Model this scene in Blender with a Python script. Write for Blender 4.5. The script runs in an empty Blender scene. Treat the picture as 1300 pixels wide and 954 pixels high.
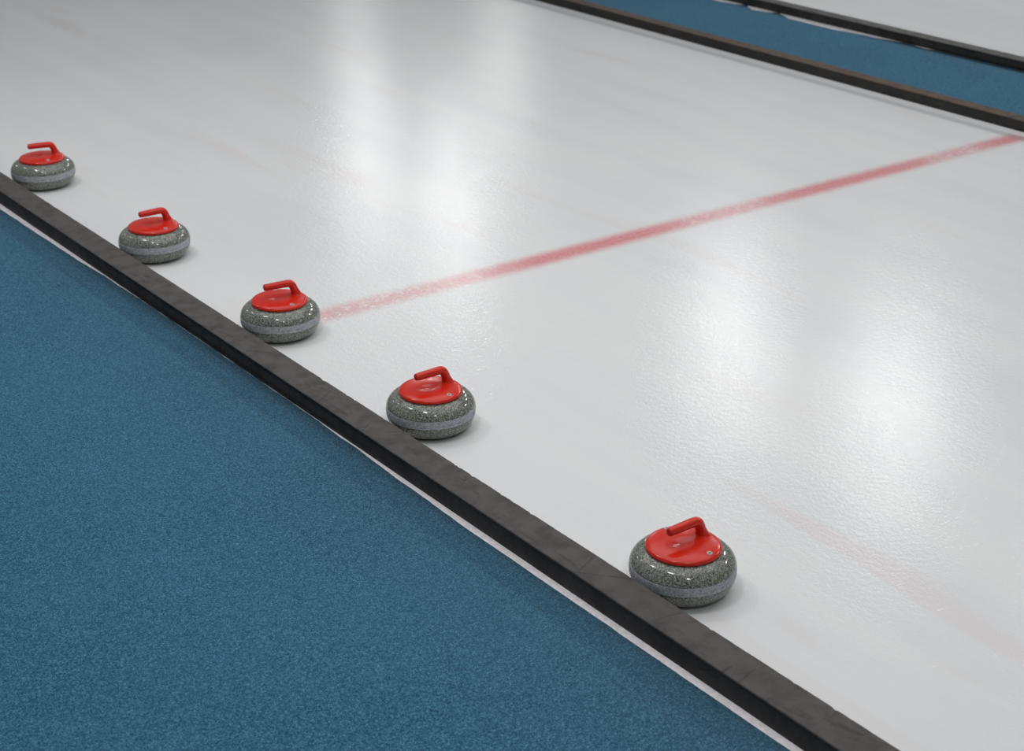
import bpy, bmesh, math, random
from mathutils import Vector, Matrix, noise

random.seed(7)
scene = bpy.context.scene
COL = scene.collection
R = math.radians

# ------------------------------------------------------------------ helpers
def obj(name, bm, mats, parent=None, smooth=True):
    """link a bmesh as ONE mesh object"""
    me = bpy.data.meshes.new(name)
    bmesh.ops.recalc_face_normals(bm, faces=bm.faces)
    bm.to_mesh(me)
    bm.free()
    if not isinstance(mats, (list, tuple)):
        mats = [mats]
    for m in mats:
        me.materials.append(m)
    if smooth:
        for p in me.polygons:
            p.use_smooth = True
    o = bpy.data.objects.new(name, me)
    COL.objects.link(o)
    if parent:
        o.parent = parent
    return o


def tag(o, label=None, cat=None, group=None, kind=None):
    if label: o["label"] = label
    if cat: o["category"] = cat
    if group: o["group"] = group
    if kind: o["kind"] = kind
    return o


def lathe(profile, seg=128, closed_bottom=True, closed_top=True):
    bm = bmesh.new()
    rings = []
    for r, z in profile:
        rings.append([bm.verts.new((r * math.cos(2 * math.pi * k / seg), r * math.sin(2 * math.pi * k / seg), z)) for k in range(seg)])
    for a, b in zip(rings, rings[1:]):
        for k in range(seg):
            j = (k + 1) % seg
            bm.faces.new((a[k], a[j], b[j], b[k]))
    if closed_bottom: bm.faces.new(rings[0][::-1])
    if closed_top: bm.faces.new(rings[-1])
    return bm


def spline(pts, n):
    """Catmull-Rom resample of a list of tuples, n steps per span"""
    out = []
    P = [pts[0]] + list(pts) + [pts[-1]]
    for i in range(1, len(P) - 2):
        for s in range(n):
            t = s / n
            q = []
            for a, b, c, d in zip(P[i - 1], P[i], P[i + 1], P[i + 2]):
                q.append(0.5 * ((2 * b) + (-a + c) * t + (2 * a - 5 * b + 4 * c - d) * t * t + (-a + 3 * b - 3 * c + d) * t ** 3))
            out.append(tuple(q))
    out.append(tuple(pts[-1]))
    return out


# ------------------------------------------------------------------ materials
def new_mat(name):
    m = bpy.data.materials.new(name)
    m.use_nodes = True
    nt = m.node_tree
    b = nt.nodes["Principled BSDF"]
    return m, nt, b


class N:
    """tiny node-graph writer"""
    def __init__(self, nt): self.nt = nt
    def node(self, t, **kw):
        n = self.nt.nodes.new(t)
        for k, v in kw.items(): setattr(n, k, v)
        return n
    def link(self, a, b): self.nt.links.new(a, b)
    def put(self, sock, v):
        if hasattr(v, "is_linked") or isinstance(v, bpy.types.NodeSocket): self.link(v, sock)
        else: sock.default_value = v
    def math(self, op, a, b=0.0, c=0.0, clamp=False):
        n = self.node("ShaderNodeMath", operation=op, use_clamp=clamp)
        for s, v in zip(n.inputs, (a, b, c)): self.put(s, v)
        return n.outputs[0]
    def noise(self, vec, scale, detail=2.0, rough=0.5, dist=0.0):
        n = self.node("ShaderNodeTexNoise")
        self.put(n.inputs["Vector"], vec)
        n.inputs["Scale"].default_value = scale
        n.inputs["Detail"].default_value = detail
        n.inputs["Roughness"].default_value = rough
        n.inputs["Distortion"].default_value = dist
        return n.outputs["Fac"]
    def voronoi(self, vec, scale, feature="F1", out="Color"):
        n = self.node("ShaderNodeTexVoronoi", feature=feature)
        self.put(n.inputs["Vector"], vec)
        n.inputs["Scale"].default_value = scale
        return n.outputs[out]
    def smooth(self, v, lo, hi, a=0.0, b=1.0):
        n = self.node("ShaderNodeMapRange", interpolation_type="SMOOTHSTEP")
        self.put(n.inputs[0], v)
        for i, x in zip((1, 2, 3, 4), (lo, hi, a, b)): n.inputs[i].default_value = x
        return n.outputs[0]
    def mix(self, f, a, b, mode="MIX"):
        n = self.node("ShaderNodeMix", data_type="RGBA", blend_type=mode)
        self.put(n.inputs[0], f)
        self.put(n.inputs[6], a)
        self.put(n.inputs[7], b)
        return n.outputs[2]
    def ramp(self, f, stops, interp="LINEAR"):
        n = self.node("ShaderNodeValToRGB")
        n.color_ramp.interpolation = interp
        el = n.color_ramp.elements
        while len(el) < len(stops): el.new(0.5)
        for e, (p, c) in zip(el, stops):
            e.position = p
            e.color = c
        self.put(n.inputs[0], f)
        return n.outputs[0]
    def bump(self, h, strength, dist, normal=None):
        n = self.node("ShaderNodeBump")
        n.inputs["Strength"].default_value = strength
        n.inputs["Distance"].default_value = dist
        self.put(n.inputs["Height"], h)
        if normal is not None: self.link(normal, n.inputs["Normal"])
        return n.outputs[0]
    def pos(self):
        return self.node("ShaderNodeNewGeometry").outputs["Position"]
    def objco(self):
        return self.node("ShaderNodeTexCoord").outputs["Object"]
    def xyz(self, v):
        n = self.node("ShaderNodeSeparateXYZ")
        self.link(v, n.inputs[0])
        return n.outputs
    def scale(self, v, s):
        n = self.node("ShaderNodeVectorMath", operation="MULTIPLY")
        self.link(v, n.inputs[0])
        n.inputs[1].default_value = s
        return n.outputs[0]


def rgb(r, g, b):
    """sRGB 0-255 -> linear RGBA"""
    f = lambda c: (c / 12.92 if c <= 0.04045 else ((c + 0.055) / 1.055) ** 2.4)
    return (f(r / 255), f(g / 255), f(b / 255), 1.0)


# place constants (metres): Y runs along the sheets, X across them, Z up
X_IN, KW, KH = 2.5825, 0.1092, 0.0715      # near divider: ice-side face, width, height
X_OUT = X_IN - KW
X_F, FW, FH = 7.144, 0.0880, 0.0590        # divider on the far side of this sheet
X_G, GW, GH = 8.193, 0.0969, 0.0620        # divider on the far side of the far walkway
Y_RED, RED_W = 5.207, 0.118                # line painted under the ice
Y_RED_BAND = 0.13


def ice_material(name, with_line):
    m, nt, b = new_mat(name)
    g = N(nt)
    P = g.pos()
    x, y, z = g.xyz(P)
    # cloudy white ice with faint drag streaks along the sheet
    streak = g.noise(g.scale(P, (1.6, 0.18, 1.0)), 2.2, 4.0, 0.55)
    cloud = g.noise(P, 0.9, 3.0, 0.5)
    v = g.math("ADD", g.math("MULTIPLY", streak, 0.6), g.math("MULTIPLY", cloud, 0.4))
    base = g.ramp(v, [(0.30, (0.66, 0.675, 0.69, 1)), (0.55, (0.72, 0.73, 0.735, 1)), (0.75, (0.76, 0.765, 0.76, 1))])
    # faint pink scuffs dragged off the painted line
    sc = g.noise(g.scale(P, (2.3, 0.35, 1.0)), 1.7, 3.0, 0.5, 0.6)
    base = g.mix(g.smooth(sc, 0.60, 0.74, 0.0, 0.16), base, (0.70, 0.47, 0.46, 1))
    if with_line:
        wob = g.math("MULTIPLY", g.math("SUBTRACT", g.noise(P, 22.0, 2.0), 0.5), 0.020)
        wob2 = g.math("MULTIPLY", g.math("SUBTRACT", g.noise(P, 170.0, 2.0), 0.5), 0.030)
        d = g.math("ABSOLUTE", g.math("ADD", g.math("ADD", g.math("SUBTRACT", y, Y_RED), wob), wob2))
        line = g.smooth(d, RED_W * 0.5 - 0.044, RED_W * 0.5 + 0.036, 1.0, 0.0)
        # patchy pigment: dense and milky stretches along the line
        along = g.math("ADD", x, g.math("MULTIPLY", g.math("SUBTRACT", g.noise(P, 7.0, 2.0), 0.5), 0.35))
        k = lambda v: (v, v, v, 1)
        dens = g.ramp(g.math("DIVIDE", along, 10.0), [(0.30, k(0.36)), (0.355, k(0.40)), (0.400, k(0.62)), (0.450, k(0.60)), (0.485, k(0.48)), (0.520, k(0.46)), (0.555, k(0.62)), (0.615, k(0.62)), (0.642, k(0.45)), (0.665, k(0.45)), (0.692, k(0.60))])
        fine = g.noise(P, 60.0, 3.0, 0.6)
        strength = g.math("ADD", g.smooth(dens, 0.38, 0.62, 0.42, 0.70), g.math("MULTIPLY", g.math("SUBTRACT", fine, 0.5), 0.55))
        # swirly pale pockets in the milky part by the near divider
        sw = g.noise(P, 26.0, 3.0, 0.55, 1.5)
        pocket = g.math("MULTIPLY", g.smooth(sw, 0.52, 0.62, 0.0, 0.30), g.smooth(dens, 0.40, 0.56, 1.0, 0.0))
        strength = g.math("SUBTRACT", strength, pocket, clamp=True)
        base = g.mix(g.math("MULTIPLY", line, strength, clamp=True), base, (0.62, 0.075, 0.085, 1))
        # ice colour turns near-white in a strip along the far divider's foot
        base = g.mix(g.smooth(x, X_F - 0.074, X_F - 0.060, 0.0, 0.9), base, (0.93, 0.93, 0.94, 1))
        # thin soft-edged grey line in the ice colour near the far divider
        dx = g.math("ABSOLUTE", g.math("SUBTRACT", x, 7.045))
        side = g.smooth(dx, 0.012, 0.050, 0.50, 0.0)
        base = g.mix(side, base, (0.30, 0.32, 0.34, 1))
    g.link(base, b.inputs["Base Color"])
    b.inputs["Roughness"].default_value = 0.16
    b.inputs["IOR"].default_value = 1.31
    b.inputs["Specular IOR Level"].default_value = 0.5
    # pebbled surface: frozen droplets a few millimetres wide
    p1 = g.noise(P, 130.0, 1.5, 0.5)
    p2 = g.noise(P, 46.0, 2.0, 0.5)
    h = g.math("ADD", g.math("MULTIPLY", p1, 0.55), g.math("MULTIPLY", p2, 0.8))
    g.link(g.bump(h, 0.36, 0.0027), b.inputs["Normal"])
    return m


def carpet_material():
    m, nt, b = new_mat("blue_carpet")
    g = N(nt)
    P = g.pos()
    n1 = g.noise(P, 300.0, 2.0, 0.6)
    n2 = g.noise(P, 120.0, 2.0, 0.6)
    n3 = g.noise(P, 1.4, 3.0, 0.5)
    v = g.math("ADD", g.math("MULTIPLY", n1, 0.7), g.math("MULTIPLY", n2, 0.3))
    c = g.ramp(v, [(0.34, rgb(2, 44, 70)), (0.50, rgb(34, 90, 118)), (0.66, rgb(100, 152, 178))])
    c = g.mix(g.smooth(n3, 0.35, 0.7, 0.0, 0.12), c, rgb(60, 125, 155))
    g.link(c, b.inputs["Base Color"])
    b.inputs["Roughness"].default_value = 0.95
    b.inputs["Specular IOR Level"].default_value = 0.15
    b.inputs["Sheen Weight"].default_value = 0.06
    b.inputs["Sheen Roughness"].default_value = 0.5
    g.link(g.bump(v, 0.7, 0.006), b.inputs["Normal"])
    return m


def foam_material(name, top, dark, worn=None, top_z=0.0):
    m, nt, b = new_mat(name)
    g = N(nt)
    P = g.pos()
    a = g.noise(P, 9.0, 5.0, 0.62, 0.4)
    f = g.noise(P, 140.0, 3.0, 0.6)
    c = g.mix(g.smooth(a, 0.28, 0.72), dark, top)
    c = g.mix(g.math("MULTIPLY", g.smooth(f, 0.55, 0.75), 0.18), c, (0.16, 0.15, 0.145, 1))
    if worn is not None:  # top tone: brown wear on one divider, plain paler grey on the others
        zz = g.xyz(g.objco())[2]
        w = g.math("MULTIPLY", g.smooth(zz, top_z - 0.008, top_z - 0.001), g.smooth(g.noise(P, 14.0, 3.0, 0.6), 0.25, 0.65, 0.35, 1.0))
        c = g.mix(w, c, worn)
    # scuffs rubbed along the length and dark smears
    sm = g.noise(g.scale(P, (9.0, 2.2, 9.0)), 2.0, 4.0, 0.6, 1.2)
    c = g.mix(g.smooth(sm, 0.58, 0.72, 0.0, 0.55), c, (0.016, 0.015, 0.015, 1))
    # hairline cuts
    vn = g.node("ShaderNodeTexVoronoi", feature="DISTANCE_TO_EDGE")
    g.link(g.scale(P, (2.0, 2.6, 2.0)), vn.inputs["Vector"])
    vn.inputs["Scale"].default_value = 1.5
    cut = g.math("MULTIPLY", g.smooth(vn.outputs["Distance"], 0.0, 0.008, 1.0, 0.0), g.smooth(a, 0.45, 0.6, 0.0, 0.7))
    c = g.mix(cut, c, (0.010, 0.010, 0.010, 1))
    g.link(c, b.inputs["Base Color"])
    b.inputs["Roughness"].default_value = 0.78
    b.inputs["Specular IOR Level"].default_value = 0.28
    h = g.math("ADD", g.math("MULTIPLY", f, 0.4), a)
    g.link(g.bump(h, 0.45, 0.004), b.inputs["Normal"])
    return m


def granite_material():
    m, nt, b = new_mat("speckled_granite")
    g = N(nt)
    P = g.objco()
    v1 = g.voronoi(P, 520.0)
    s1 = g.xyz(v1)[0]
    v2 = g.voronoi(P, 330.0)
    s2 = g.xyz(v2)[1]
    n = g.noise(P, 35.0, 3.0, 0.6)
    c = g.ramp(s1, [(0.0, rgb(56, 60, 57)), (0.30, rgb(92, 97, 90)), (0.58, rgb(120, 125, 115)), (0.82, rgb(152, 156, 145)), (1.0, rgb(182, 184, 174))])
    c = g.mix(g.smooth(s2, 0.80, 0.88, 0.0, 0.7), c, rgb(38, 43, 41))
    c = g.mix(g.smooth(n, 0.45, 0.75, 0.0, 0.25), c, rgb(96, 104, 92))
    g.link(c, b.inputs["Base Color"])
    b.inputs["Roughness"].default_value = 0.10
    b.inputs["IOR"].default_value = 1.5
    return m


def band_material():
    m, nt, b = new_mat("frosted_granite_band")
    g = N(nt)
    P = g.objco()
    s = g.xyz(g.voronoi(P, 330.0))[0]
    st = g.noise(g.scale(P, (90.0, 90.0, 9.0)), 1.0, 3.0, 0.6)
    c = g.ramp(s, [(0.0, rgb(126, 130, 135)), (0.5, rgb(162, 167, 173)), (1.0, rgb(190, 194, 199))])
    c = g.mix(g.smooth(st, 0.45, 0.7, 0.0, 0.35), c, rgb(160, 165, 170))
    g.link(c, b.inputs["Base Color"])
    b.inputs["Roughness"].default_value = 0.6
    b.inputs["Specular IOR Level"].default_value = 0.35
    g.link(g.bump(s, 0.2, 0.001), b.inputs["Normal"])
    return m


def plastic(name, c, rough=0.28, coat=0.2):
    m, nt, b = new_mat(name)
    g = N(nt)
    n = g.noise(g.objco(), 30.0, 3.0, 0.6)
    g.link(g.mix(g.smooth(n, 0.3, 0.75, 0.0, 0.35), c, (c[0] * 0.82, c[1] * 0.8, c[2] * 0.8, 1)), b.inputs["Base Color"])
    g.link(g.smooth(n, 0.3, 0.7, rough - 0.05, rough + 0.07), b.inputs["Roughness"])
    b.inputs["Coat Weight"].default_value = coat
    b.inputs["Coat Roughness"].default_value = 0.1
    b.inputs["IOR"].default_value = 1.42
    return m


def plain(name, c, rough=0.6, metallic=0.0, var=0.15, scale=40.0):
    m, nt, b = new_mat(name)
    g = N(nt)
    n = g.noise(g.pos(), scale, 3.0, 0.6)
    g.link(g.mix(g.smooth(n, 0.3, 0.7, 0.0, 1.0), c, (c[0] * (1 - var), c[1] * (1 - var), c[2] * (1 - var), 1)), b.inputs["Base Color"])
    b.inputs["Roughness"].default_value = rough
    b.inputs["Metallic"].default_value = metallic
    return m


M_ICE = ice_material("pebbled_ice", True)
M_ICE2 = ice_material("pebbled_ice_next_sheet", False)
M_CARPET = carpet_material()
M_FOAM = foam_material("black_foam", (0.050, 0.047, 0.046, 1), (0.022, 0.021, 0.021, 1), (0.090, 0.084, 0.080, 1), KH - .0036)  # top paler grey than the near-black sides
M_FOAM_F = foam_material("black_foam_worn_brown", (0.036, 0.034, 0.032, 1), (0.020, 0.019, 0.018, 1), (0.105, 0.072, 0.052, 1), FH)
M_FOAM_G = foam_material("black_foam_dark", (0.036, 0.035, 0.034, 1), (0.018, 0.017, 0.017, 1), (0.115, 0.112, 0.108, 1), GH - .0036)
M_WHITE = plain("white_frosty_strip", (0.88, 0.84, 0.87, 1), 0.55, 0.0, 0.18, 60.0)
M_GRANITE = granite_material()
M_BAND = band_material()
M_RED = plastic("red_plastic", (0.62, 0.021, 0.009, 1), 0.20, 0.05)
M_BADGE = plain("grey_badge", (0.42, 0.44, 0.47, 1), 0.35, 0.0, 0.1)
M_DARK = plain("dark_badge_centre", (0.035, 0.05, 0.055, 1), 0.4)
M_SLAB = plain("concrete", (0.30, 0.30, 0.30, 1), 0.85, 0.0, 0.2, 3.0)

# ------------------------------------------------------------------ setting
def slab(bm, x0, x1, y0, y1, z0, z1, nx=1, ny=1, fx=None):
    """grid slab: top + skirt + bottom.  fx(i,y)->x lets an edge wander"""
    top = [[bm.verts.new((x0 + (x1 - x0) * i / nx, y0 + (y1 - y0) * j / ny, z1)) for j in range(ny + 1)] for i in range(nx + 1)]
    bot = [[bm.verts.new((x0 + (x1 - x0) * i / nx, y0 + (y1 - y0) * j / ny, z0)) for j in range(ny + 1)] for i in range(nx + 1)]
    for i in range(nx):
        for j in range(ny):
            bm.faces.new((top[i][j], top[i + 1][j], top[i + 1][j + 1], top[i][j + 1]))
            bm.faces.new((bot[i][j], bot[i][j + 1], bot[i + 1][j + 1], bot[i + 1][j]))
    for j in range(ny):
        bm.faces.new((top[0][j], top[0][j + 1], bot[0][j + 1], bot[0][j]))
        bm.faces.new((top[nx][j], bot[nx][j], bot[nx][j + 1], top[nx][j + 1]))
    for i in range(nx):
        bm.faces.new((top[i][0], bot[i][0], bot[i + 1][0], top[i + 1][0]))
        bm.faces.new((top[i][ny], top[i + 1][ny], bot[i + 1][ny], bot[i][ny]))
    return top, bot


Y0, Y1 = -1.0, 26.0
bm = bmesh.new()
slab(bm, -3.0, 14.0, Y0, Y1, -0.16, -0.061)
tag(obj("floor", bm, M_SLAB, smooth=False), "concrete rink floor under the ice and the carpets", "floor", kind="structure")

# this sheet: ice in two runs with the painted line set flush between them
ya, yb = Y_RED - Y_RED_BAND, Y_RED + Y_RED_BAND
bm = bmesh.new()
slab(bm, X_OUT + 0.012, X_F + FW - 0.012, Y0, ya, -0.06, 0.0)
slab(bm, X_OUT + 0.012, X_F + FW - 0.012, yb, Y1, -0.06, 0.0)
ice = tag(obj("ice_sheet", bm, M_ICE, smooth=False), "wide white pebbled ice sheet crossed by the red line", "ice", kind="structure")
bm = bmesh.new()
slab(bm, X_OUT + 0.012, X_F + FW - 0.012, ya, yb, -0.06, 0.0)
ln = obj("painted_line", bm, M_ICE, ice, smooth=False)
ln["label"] = "blurred red line painted under the ice"

bm = bmesh.new()
slab(bm, X_G + 0.012, 13.5, Y0, Y1, -0.06, 0.0)
tag(obj("ice_sheet", bm, M_ICE2, smooth=False), "neighbouring white ice sheet beyond the far blue carpet", "ice", kind="structure")


def wander(pts, y):
    for (ya_, xa_), (yb_, xb_) in zip(pts, pts[1:]):
        if ya_ <= y <= yb_:
            t = (y - ya_) / (yb_ - ya_)
            t = t * t * (3 - 2 * t)
            return xa_ + (xb_ - xa_) * t
    return pts[0][1] if y < pts[0][0] else pts[-1][1]


def carpet(name, x0, x1, edge_side, pts, label):
    """low-pile carpet strip whose cut edge wanders beside a divider"""
    bm = bmesh.new()
    ny = 900
    top, bot = slab(bm, x0, x1, Y0, Y1, -0.055, 0.006, 6, ny)
    for j in range(ny + 1):
        y = Y0 + (Y1 - Y0) * j / ny
        e = wander(pts, y) + 0.0022 * noise.noise(Vector((y * 9, 3.1, 0))) + 0.0015 * noise.noise(Vector((y * 31, 7.7, 0)))
        i = 6 if edge_side > 0 else 0
        top[i][j].co.x = e
        bot[i][j].co.x = e
    return tag(obj(name, bm, M_CARPET), label, "carpet", kind="structure")


near_edge = [(-1, X_OUT - .026), (3.5, X_OUT - .024), (3.85, X_OUT - .017), (4.25, X_OUT - .006), (4.5, X_OUT - .0005), (5.75, X_OUT - .0005), (6.05, X_OUT - .006), (6.4, X_OUT - .018), (6.9, X_OUT - .024), (7.4, X_OUT - .03), (26, X_OUT - .03)]
carpet("carpet_walkway", -3.0, X_OUT - .02, 1, near_edge, "broad blue carpet walkway beside the row of red-handled stones")
far_edge = [(-1, X_G - .0005), (6.70, X_G - .0005), (6.78, X_G - 0.0180), (6.84, X_G - 0.0180), (6.90, X_G - .003), (6.97, X_G - .006), (7.2, X_G - 0.0450), (7.55, X_G - 0.0780), (7.9, X_G - 0.0750), (8.02, X_G - 0.0300), (8.05, X_G - .002), (8.08, X_G - .004), (8.14, X_G - 0.0540), (8.25, X_G - 0.0750), (8.33, X_G - 0.0450), (8.37, X_G - .003), (8.40, X_G - .003), (8.45, X_G - 0.0450), (8.6, X_G - 0.0675), (8.85, X_G - 0.0300), (9.4, X_G - 0.0450), (26, X_G - 0.0300)]
# the far carpet is wandering on its right edge and straight against the divider on its left
carpet("carpet_walkway", X_F + FW - .003, X_G - .02, 1, far_edge, "narrow blue carpet strip between the two far black dividers")


def base_strip(x0, x1, label):
    bm = bmesh.new()
    slab(bm, x0, x1, Y0 + .2, Y1 - .2, -0.058, 0.0035, 1, 60)
    return tag(obj("base_strip", bm, M_WHITE, smooth=False), label, "base strip", kind="structure")


base_strip(X_OUT - 0.045, X_OUT + 0.011, "white strip showing between the near divider and the broad blue carpet")
base_strip(X_G - 0.090, X_G + 0.011, "white strip showing in wavy gaps under the farthest divider")


def divider(x0, w, h, z0, mat, label, seed, nick=0.0015):
    """long foam block with softly rounded, chipped edges"""
    bm = bmesh.new()
    r = 0.003
    prof = []
    nt_ = 5
    prof += [(0.0028, 0.0), (0.0028, h * .35), (0.0028, h * .7), (0.0030, h - .0105), (0.0004, h - .0065)]
    for k in range(nt_ + 1):
        a = math.pi - (math.pi / 2) * k / nt_
        prof.append((r + r * math.cos(a), h - r + r * math.sin(a)))
    prof += [(w * .3, h), (w * .5, h), (w * .7, h)]
    for k in range(nt_ + 1):
        a = math.pi / 2 - (math.pi / 2) * k / nt_
        prof.append((w - r + r * math.cos(a), h - r + r * math.sin(a)))
    prof += [(w, h * .7), (w, h * .35), (w, 0.0)]
    y0, y1, n = 0.2, 14.0, 2300
    rows = []
    rnd = random.Random(seed)
    bites = [(rnd.uniform(y0, y1), rnd.uniform(.006, .014), rnd.uniform(.25, 1.0) * nick * 1.8, rnd.choice((0, 1))) for _ in range(150)]
    for j in range(n + 1):
        y = y0 + (y1 - y0) * j / n
        row = []
        e0 = nick * .55 * noise.noise(Vector((y * 14, seed, 0))) + nick * .4 * noise.noise(Vector((y * 60, seed, 5)))
        e1 = nick * .55 * noise.noise(Vector((y * 14, seed, 9))) + nick * .4 * noise.noise(Vector((y * 60, seed, 14)))
        b0 = sum(d * max(0, 1 - abs(y - c) / s) for c, s, d, q in bites if q == 0 and abs(y - c) < s)
        b1 = sum(d * max(0, 1 - abs(y - c) / s) for c, s, d, q in bites if q == 1 and abs(y - c) < s)
        for px, pz in prof:
            k = max(0.0, (pz - h * .72) / (h * .28))
            lo = max(0.0, 1 - px / (w * .25)); hi = max(0.0, 1 - (w - px) / (w * .25))
            dx = k * (lo * (e0 + b0) - hi * (e1 + b1))
            dz = -k * (lo * (abs(e0) + b0) + hi * (abs(e1) + b1)) * .6
            row.append(bm.verts.new((px + dx, y, pz + dz)))
        rows.append(row)
    for a, b in zip(rows, rows[1:]):
        for k in range(len(prof) - 1):
            bm.faces.new((a[k], a[k + 1], b[k + 1], b[k]))
        bm.faces.new((a[-1], a[0], b[0], b[-1]))
    bm.faces.new(rows[0]); bm.faces.new(rows[-1][::-1])
    o = obj("rink_divider", bm, mat)
    o.location = (x0, 0, z0)
    return tag(o, label, "divider", "foam dividers between the sheets")


divider(X_OUT, KW, KH - .0036, .0036, M_FOAM, "black foam divider beside the stones, along the broad blue carpet", 3)
divider(X_F, FW, FH, 0.0, M_FOAM_F, "black foam divider with brown worn top at the far end of the red line", 21)
divider(X_G, GW, GH - .0036, .0036, M_FOAM_G, "farthest black foam divider, beyond the narrow blue carpet strip", 33)

# ------------------------------------------------------------------ curling stone
BZ0, BZ1 = 0.0535, 0.0805


def make_stone(name):
    root = bpy.data.objects.new(name, None)
    root.empty_display_size = 0.1
    COL.objects.link(root)
    pts = [(0.060, 0.0000), (0.085, 0.0006), (0.108, 0.0045), (0.126, 0.0150), (0.1385, 0.0320), (0.1440, 0.0490), (0.1452, 0.0620), (0.1450, 0.0760), (0.1425, 0.0880), (0.1355, 0.1010), (0.1240, 0.1120), (0.1110, 0.1185), (0.0960, 0.1220)]
    prof = spline(pts, 6)
    prof = [(0.03, 0.003), (0.052, 0.0025)] + prof + [(0.05, 0.1235)]
    # leave a shallow seat for the striking band
    out = []
    for r, z in prof:
        if BZ0 - 1e-4 < z < BZ1 + 1e-4: r -= 0.0012
        out.append((r, z))
    obj("granite_body", lathe(out, 144), M_GRANITE, root)
    bp = [p for p in spline(pts, 24) if BZ0 <= p[1] <= BZ1]
    band = [(bp[0][0] - .003, bp[0][1] - .0004)] + [(r + (-.0005 if i in (0, len(bp) - 1) else .0), z) for i, (r, z) in enumerate(bp)] + [(bp[-1][0] - .003, bp[-1][1] + .0004)]
    bo = obj("striking_band", lathe(band, 144, False, False), M_BAND, root)
    bo["label"] = "matt grey frosted band around the stone"
    # red disc, gently dished up towards the handle
    lid = [(0.098, 0.1215), (0.1022, 0.1228), (0.1037, 0.1252), (0.1035, 0.1282), (0.1022, 0.1312), (0.0995, 0.1340), (0.0945, 0.1364), (0.087, 0.1382), (0.075, 0.1397), (0.060, 0.1410), (0.045, 0.1420), (0.030, 0.1427), (0.015, 0.1432), (0.004, 0.1434)]
    bm = lathe(spline(lid, 4), 128)
    # swell the disc into the foot of the neck (handle foot lies at +u = -0.064)
    for v in bm.verts:
        if v.co.z > 0.1345:
            d = math.hypot((v.co.x + 0.063) / 1.15, v.co.y)
            edge = min(1.0, max(0.0, (0.1005 - math.hypot(v.co.x, v.co.y)) / 0.014))
            v.co.z += 0.0045 * math.exp(-(d / 0.021) ** 2) * edge
            # shallow finger hollow under the grip
            d2 = math.hypot((v.co.x - 0.010) / 1.35, v.co.y / 1.0)
            v.co.z -= 0.0050 * math.exp(-(d2 / 0.019) ** 2)
    disc = obj("handle_disc", bm, M_RED, root)
    disc["label"] = "glossy red plastic disc"
    # handle: neck and grip as one swept body
    path = [(-0.0655, 0.1375, 0.0250), (-0.0652, 0.1425, 0.0205), (-0.0640, 0.1480, 0.0175), (-0.0610, 0.1575, 0.0152), (-0.0570, 0.1690, 0.0143), (-0.0522, 0.1785, 0.0142), (-0.0455, 0.1848, 0.0141), (-0.0370, 0.1874, 0.0137), (-0.0200, 0.1880, 0.0133), (0.0050, 0.1879, 0.0131), (0.0300, 0.1877, 0.0128), (0.0520, 0.1875, 0.0122)]
    sp = spline(path, 6)
    bm = bmesh.new()
    seg = 28
    rings = []
    def ring(u, z, t, rr, wide):
        nrm = (-t[1], t[0])
        return [bm.verts.new((u + nrm[0] * rr * math.cos(a), rr * wide * math.sin(a), z + nrm[1] * rr * math.cos(a))) for a in [2 * math.pi * k / seg for k in range(seg)]]
    for i, (u, z, rr) in enumerate(sp):
        a = sp[max(0, i - 1)]; b = sp[min(len(sp) - 1, i + 1)]
        l = math.hypot(b[0] - a[0], b[1] - a[1])
        t = ((b[0] - a[0]) / l, (b[1] - a[1]) / l)
        rings.append(ring(u, z, t, rr, 1.05))
    u, z, rr = sp[-1]
    for k in range(1, 7):                         # rounded blunt tip
        a = math.pi / 2 * k / 7
        rings.append(ring(u + 0.0062 * math.sin(a), z - .0001 * k, (1, -.01), rr * (0.30 + 0.70 * math.cos(a) ** .8), 1.05))
    for a, b in zip(rings, rings[1:]):
        for k in range(seg):
            j = (k + 1) % seg
            bm.faces.new((a[k], a[j], b[j], b[k]))
    bm.faces.new(rings[0]); bm.faces.new(rings[-1])
    h = obj("handle", bm, M_RED, root)
    h["label"] = "red gooseneck handle"
    # two small round badges on the disc, one either side of the grip
    seg = 32
    rs = [(0.0, 0.0009), (0.0035, 0.0009), (0.0036, 0.0010), (0.0070, 0.0013), (0.0078, 0.0009), (0.0080, -0.0010)]
    for a in (R(100.0), R(-100.0)):
        bm = bmesh.new()
        prev = None
        for i, (r_, z_) in enumerate(rs):
            if i == 0:
                c = bm.verts.new((0, 0, z_))
                continue
            cur = [bm.verts.new((r_ * math.cos(2 * math.pi * k / seg), r_ * math.sin(2 * math.pi * k / seg), z_)) for k in range(seg)]
            for k in range(seg):
                j = (k + 1) % seg
                f = bm.faces.new((c, cur[k], cur[j])) if i == 1 else bm.faces.new((prev[k], cur[k], cur[j], prev[j]))
                f.material_index = 1 if i == 1 else 0
            prev = cur
        bd = obj("badge", bm, [M_BADGE, M_DARK], disc)
        bd["label"] = "small grey round badge with dark centre"
        bd.location = (0.086 * math.cos(a), 0.086 * math.sin(a), 0.1386)
        bd.rotation_euler = Vector((math.cos(a) * 0.18, math.sin(a) * 0.18, 1)).to_track_quat("Z", "Y").to_euler()
    return root


def copy_tree(o, parent=None):
    c = o.copy()
    COL.objects.link(c)
    if parent: c.parent = parent
    for ch in list(o.children):
        copy_tree(ch, c)
    return c


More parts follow.
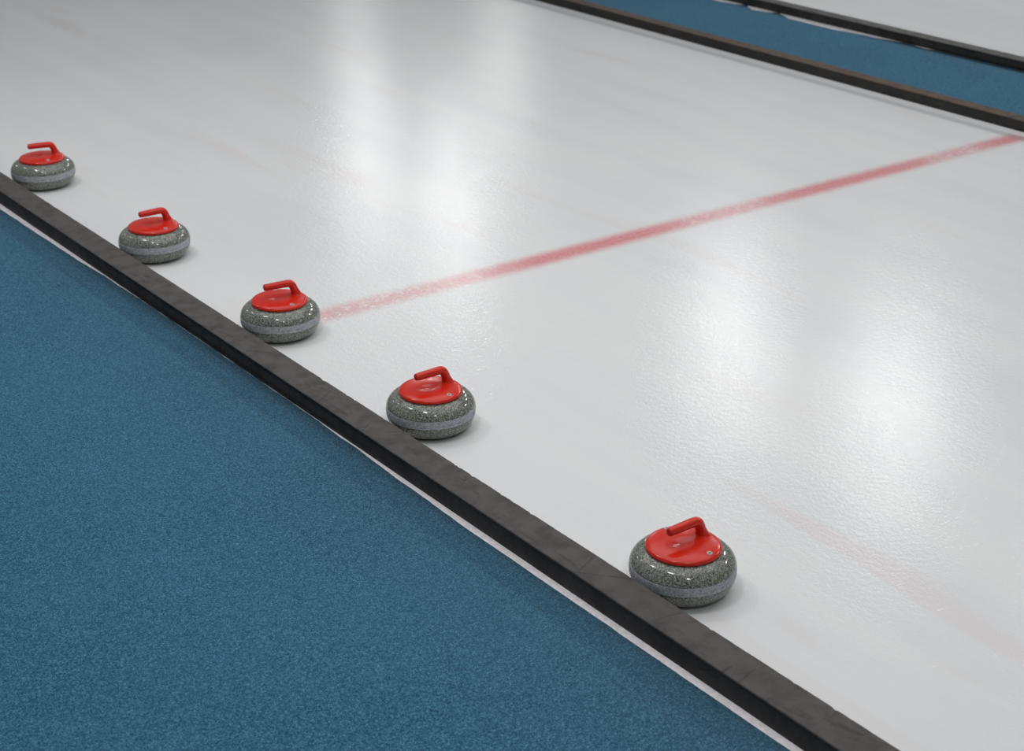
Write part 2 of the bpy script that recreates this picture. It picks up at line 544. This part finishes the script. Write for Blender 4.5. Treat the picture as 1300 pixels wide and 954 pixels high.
proto = make_stone("curling_stone")
STONES = [  # x, y, direction the grip points, label
    (2.7388, 2.9312, 180.8, "curling stone alone at the lower end of the row, nearest the viewer"),
    (2.7543, 4.1684, 180.4, "curling stone between the front one and the stone at the red line"),
    (2.7512, 5.1519, 172.6, "curling stone sitting on the end of the red line by the black divider"),
    (2.7452, 6.1921, 180.1, "curling stone just beyond the red line, fourth from the front"),
    (2.7538, 7.3893, 167.1, "curling stone at the far upper end of the row, smallest in view"),
]
for i, (x, y, az, lab) in enumerate(STONES):
    o = proto if i == 0 else copy_tree(proto)
    o.location = (x, y, 0.0)
    o.rotation_euler = (0, 0, R(az))
    tag(o, "grey granite " + lab, "curling stone", "red-handled curling stones along the divider")

# ------------------------------------------------------------------ light: rows of ceiling lamps over the hall, plus an added fill panel
def lamp(x, y, power, sx=0.4, sy=1.2, z=6.0, col=(1.0, 0.995, 0.985)):
    l = bpy.data.lights.new("lamp_or_fill", "AREA")
    l.shape = "RECTANGLE"
    l.size, l.size_y = sx, sy
    l.energy = power
    l.color = col
    o = bpy.data.objects.new("lamp_or_fill", l)
    o.location = (x, y, z)
    COL.objects.link(o)
    return o


# row above the broad walkway (its lamps glint along the front shoulder of every stone)
for y, p in ((-1.2, 60), (3.2, 50), (6.9, 52), (12.0, 25), (19.5, 65)):
    lamp(0.8, y, p, 0.3, 1.0)
# added fill above this sheet, not one of the lamp rows
lamp(4.1, 5.0, 165, 5.6, 8.0, 4.6)      # broad unseen panel, made up to brighten the middle and let corners darken
# row over the sheets to the side: mirrored in the ice and throwing the dividers' shadows
for y, p in ((3.0, 200), (8.0, 190), (11.6, 85), (14.3, 80), (20.5, 85), (22.9, 75)):
    lamp(14.0, y, p)
# next row out, mirrored as the tall glow far up the ice
for y, p in ((26.0, 50), (31.5, 35)):
    lamp(19.0, y, p)

w = bpy.data.worlds.new("hall_ambient")
scene.world = w
w.use_nodes = True
bg = w.node_tree.nodes["Background"]
bg.inputs[0].default_value = (0.92, 0.96, 1.0, 1)
bg.inputs[1].default_value = 0.20

# ------------------------------------------------------------------ camera
f_px, pitch, roll, yaw, hc = 2157.58, 0.398372, 0.000435, 0.636492, 2.40305
fw = Vector((math.sin(yaw) * math.cos(pitch), math.cos(yaw) * math.cos(pitch), -math.sin(pitch)))
rt = Vector((math.cos(yaw), -math.sin(yaw), 0))
up = rt.cross(fw)
r2 = rt * math.cos(roll) + up * math.sin(roll)
u2 = up * math.cos(roll) - rt * math.sin(roll)
cam = bpy.data.cameras.new("camera")
co = bpy.data.objects.new("camera", cam)
COL.objects.link(co)
m = Matrix((r2, u2, -fw)).transposed().to_4x4()
m.translation = Vector((0, 0, hc))
co.matrix_world = m
cam.sensor_fit = "HORIZONTAL"
cam.sensor_width = 36.0
cam.lens = f_px * 36.0 / 1300.0
cam.shift_y = -45.0 / 1300.0
cam.clip_end = 200
cam.dof.use_dof = True
cam.dof.focus_distance = 5.2
cam.dof.aperture_fstop = 4.5
scene.camera = co

# ------------------------------------------------------------------ view
vs = scene.view_settings
vs.view_transform = "Standard"
vs.look = "None"
vs.gamma = 1.0
vs.use_curve_mapping = False
vs.exposure = 0.0
scene.display_settings.display_device = "sRGB"
scene.cycles.use_denoising = True
scene.cycles.max_bounces = 6
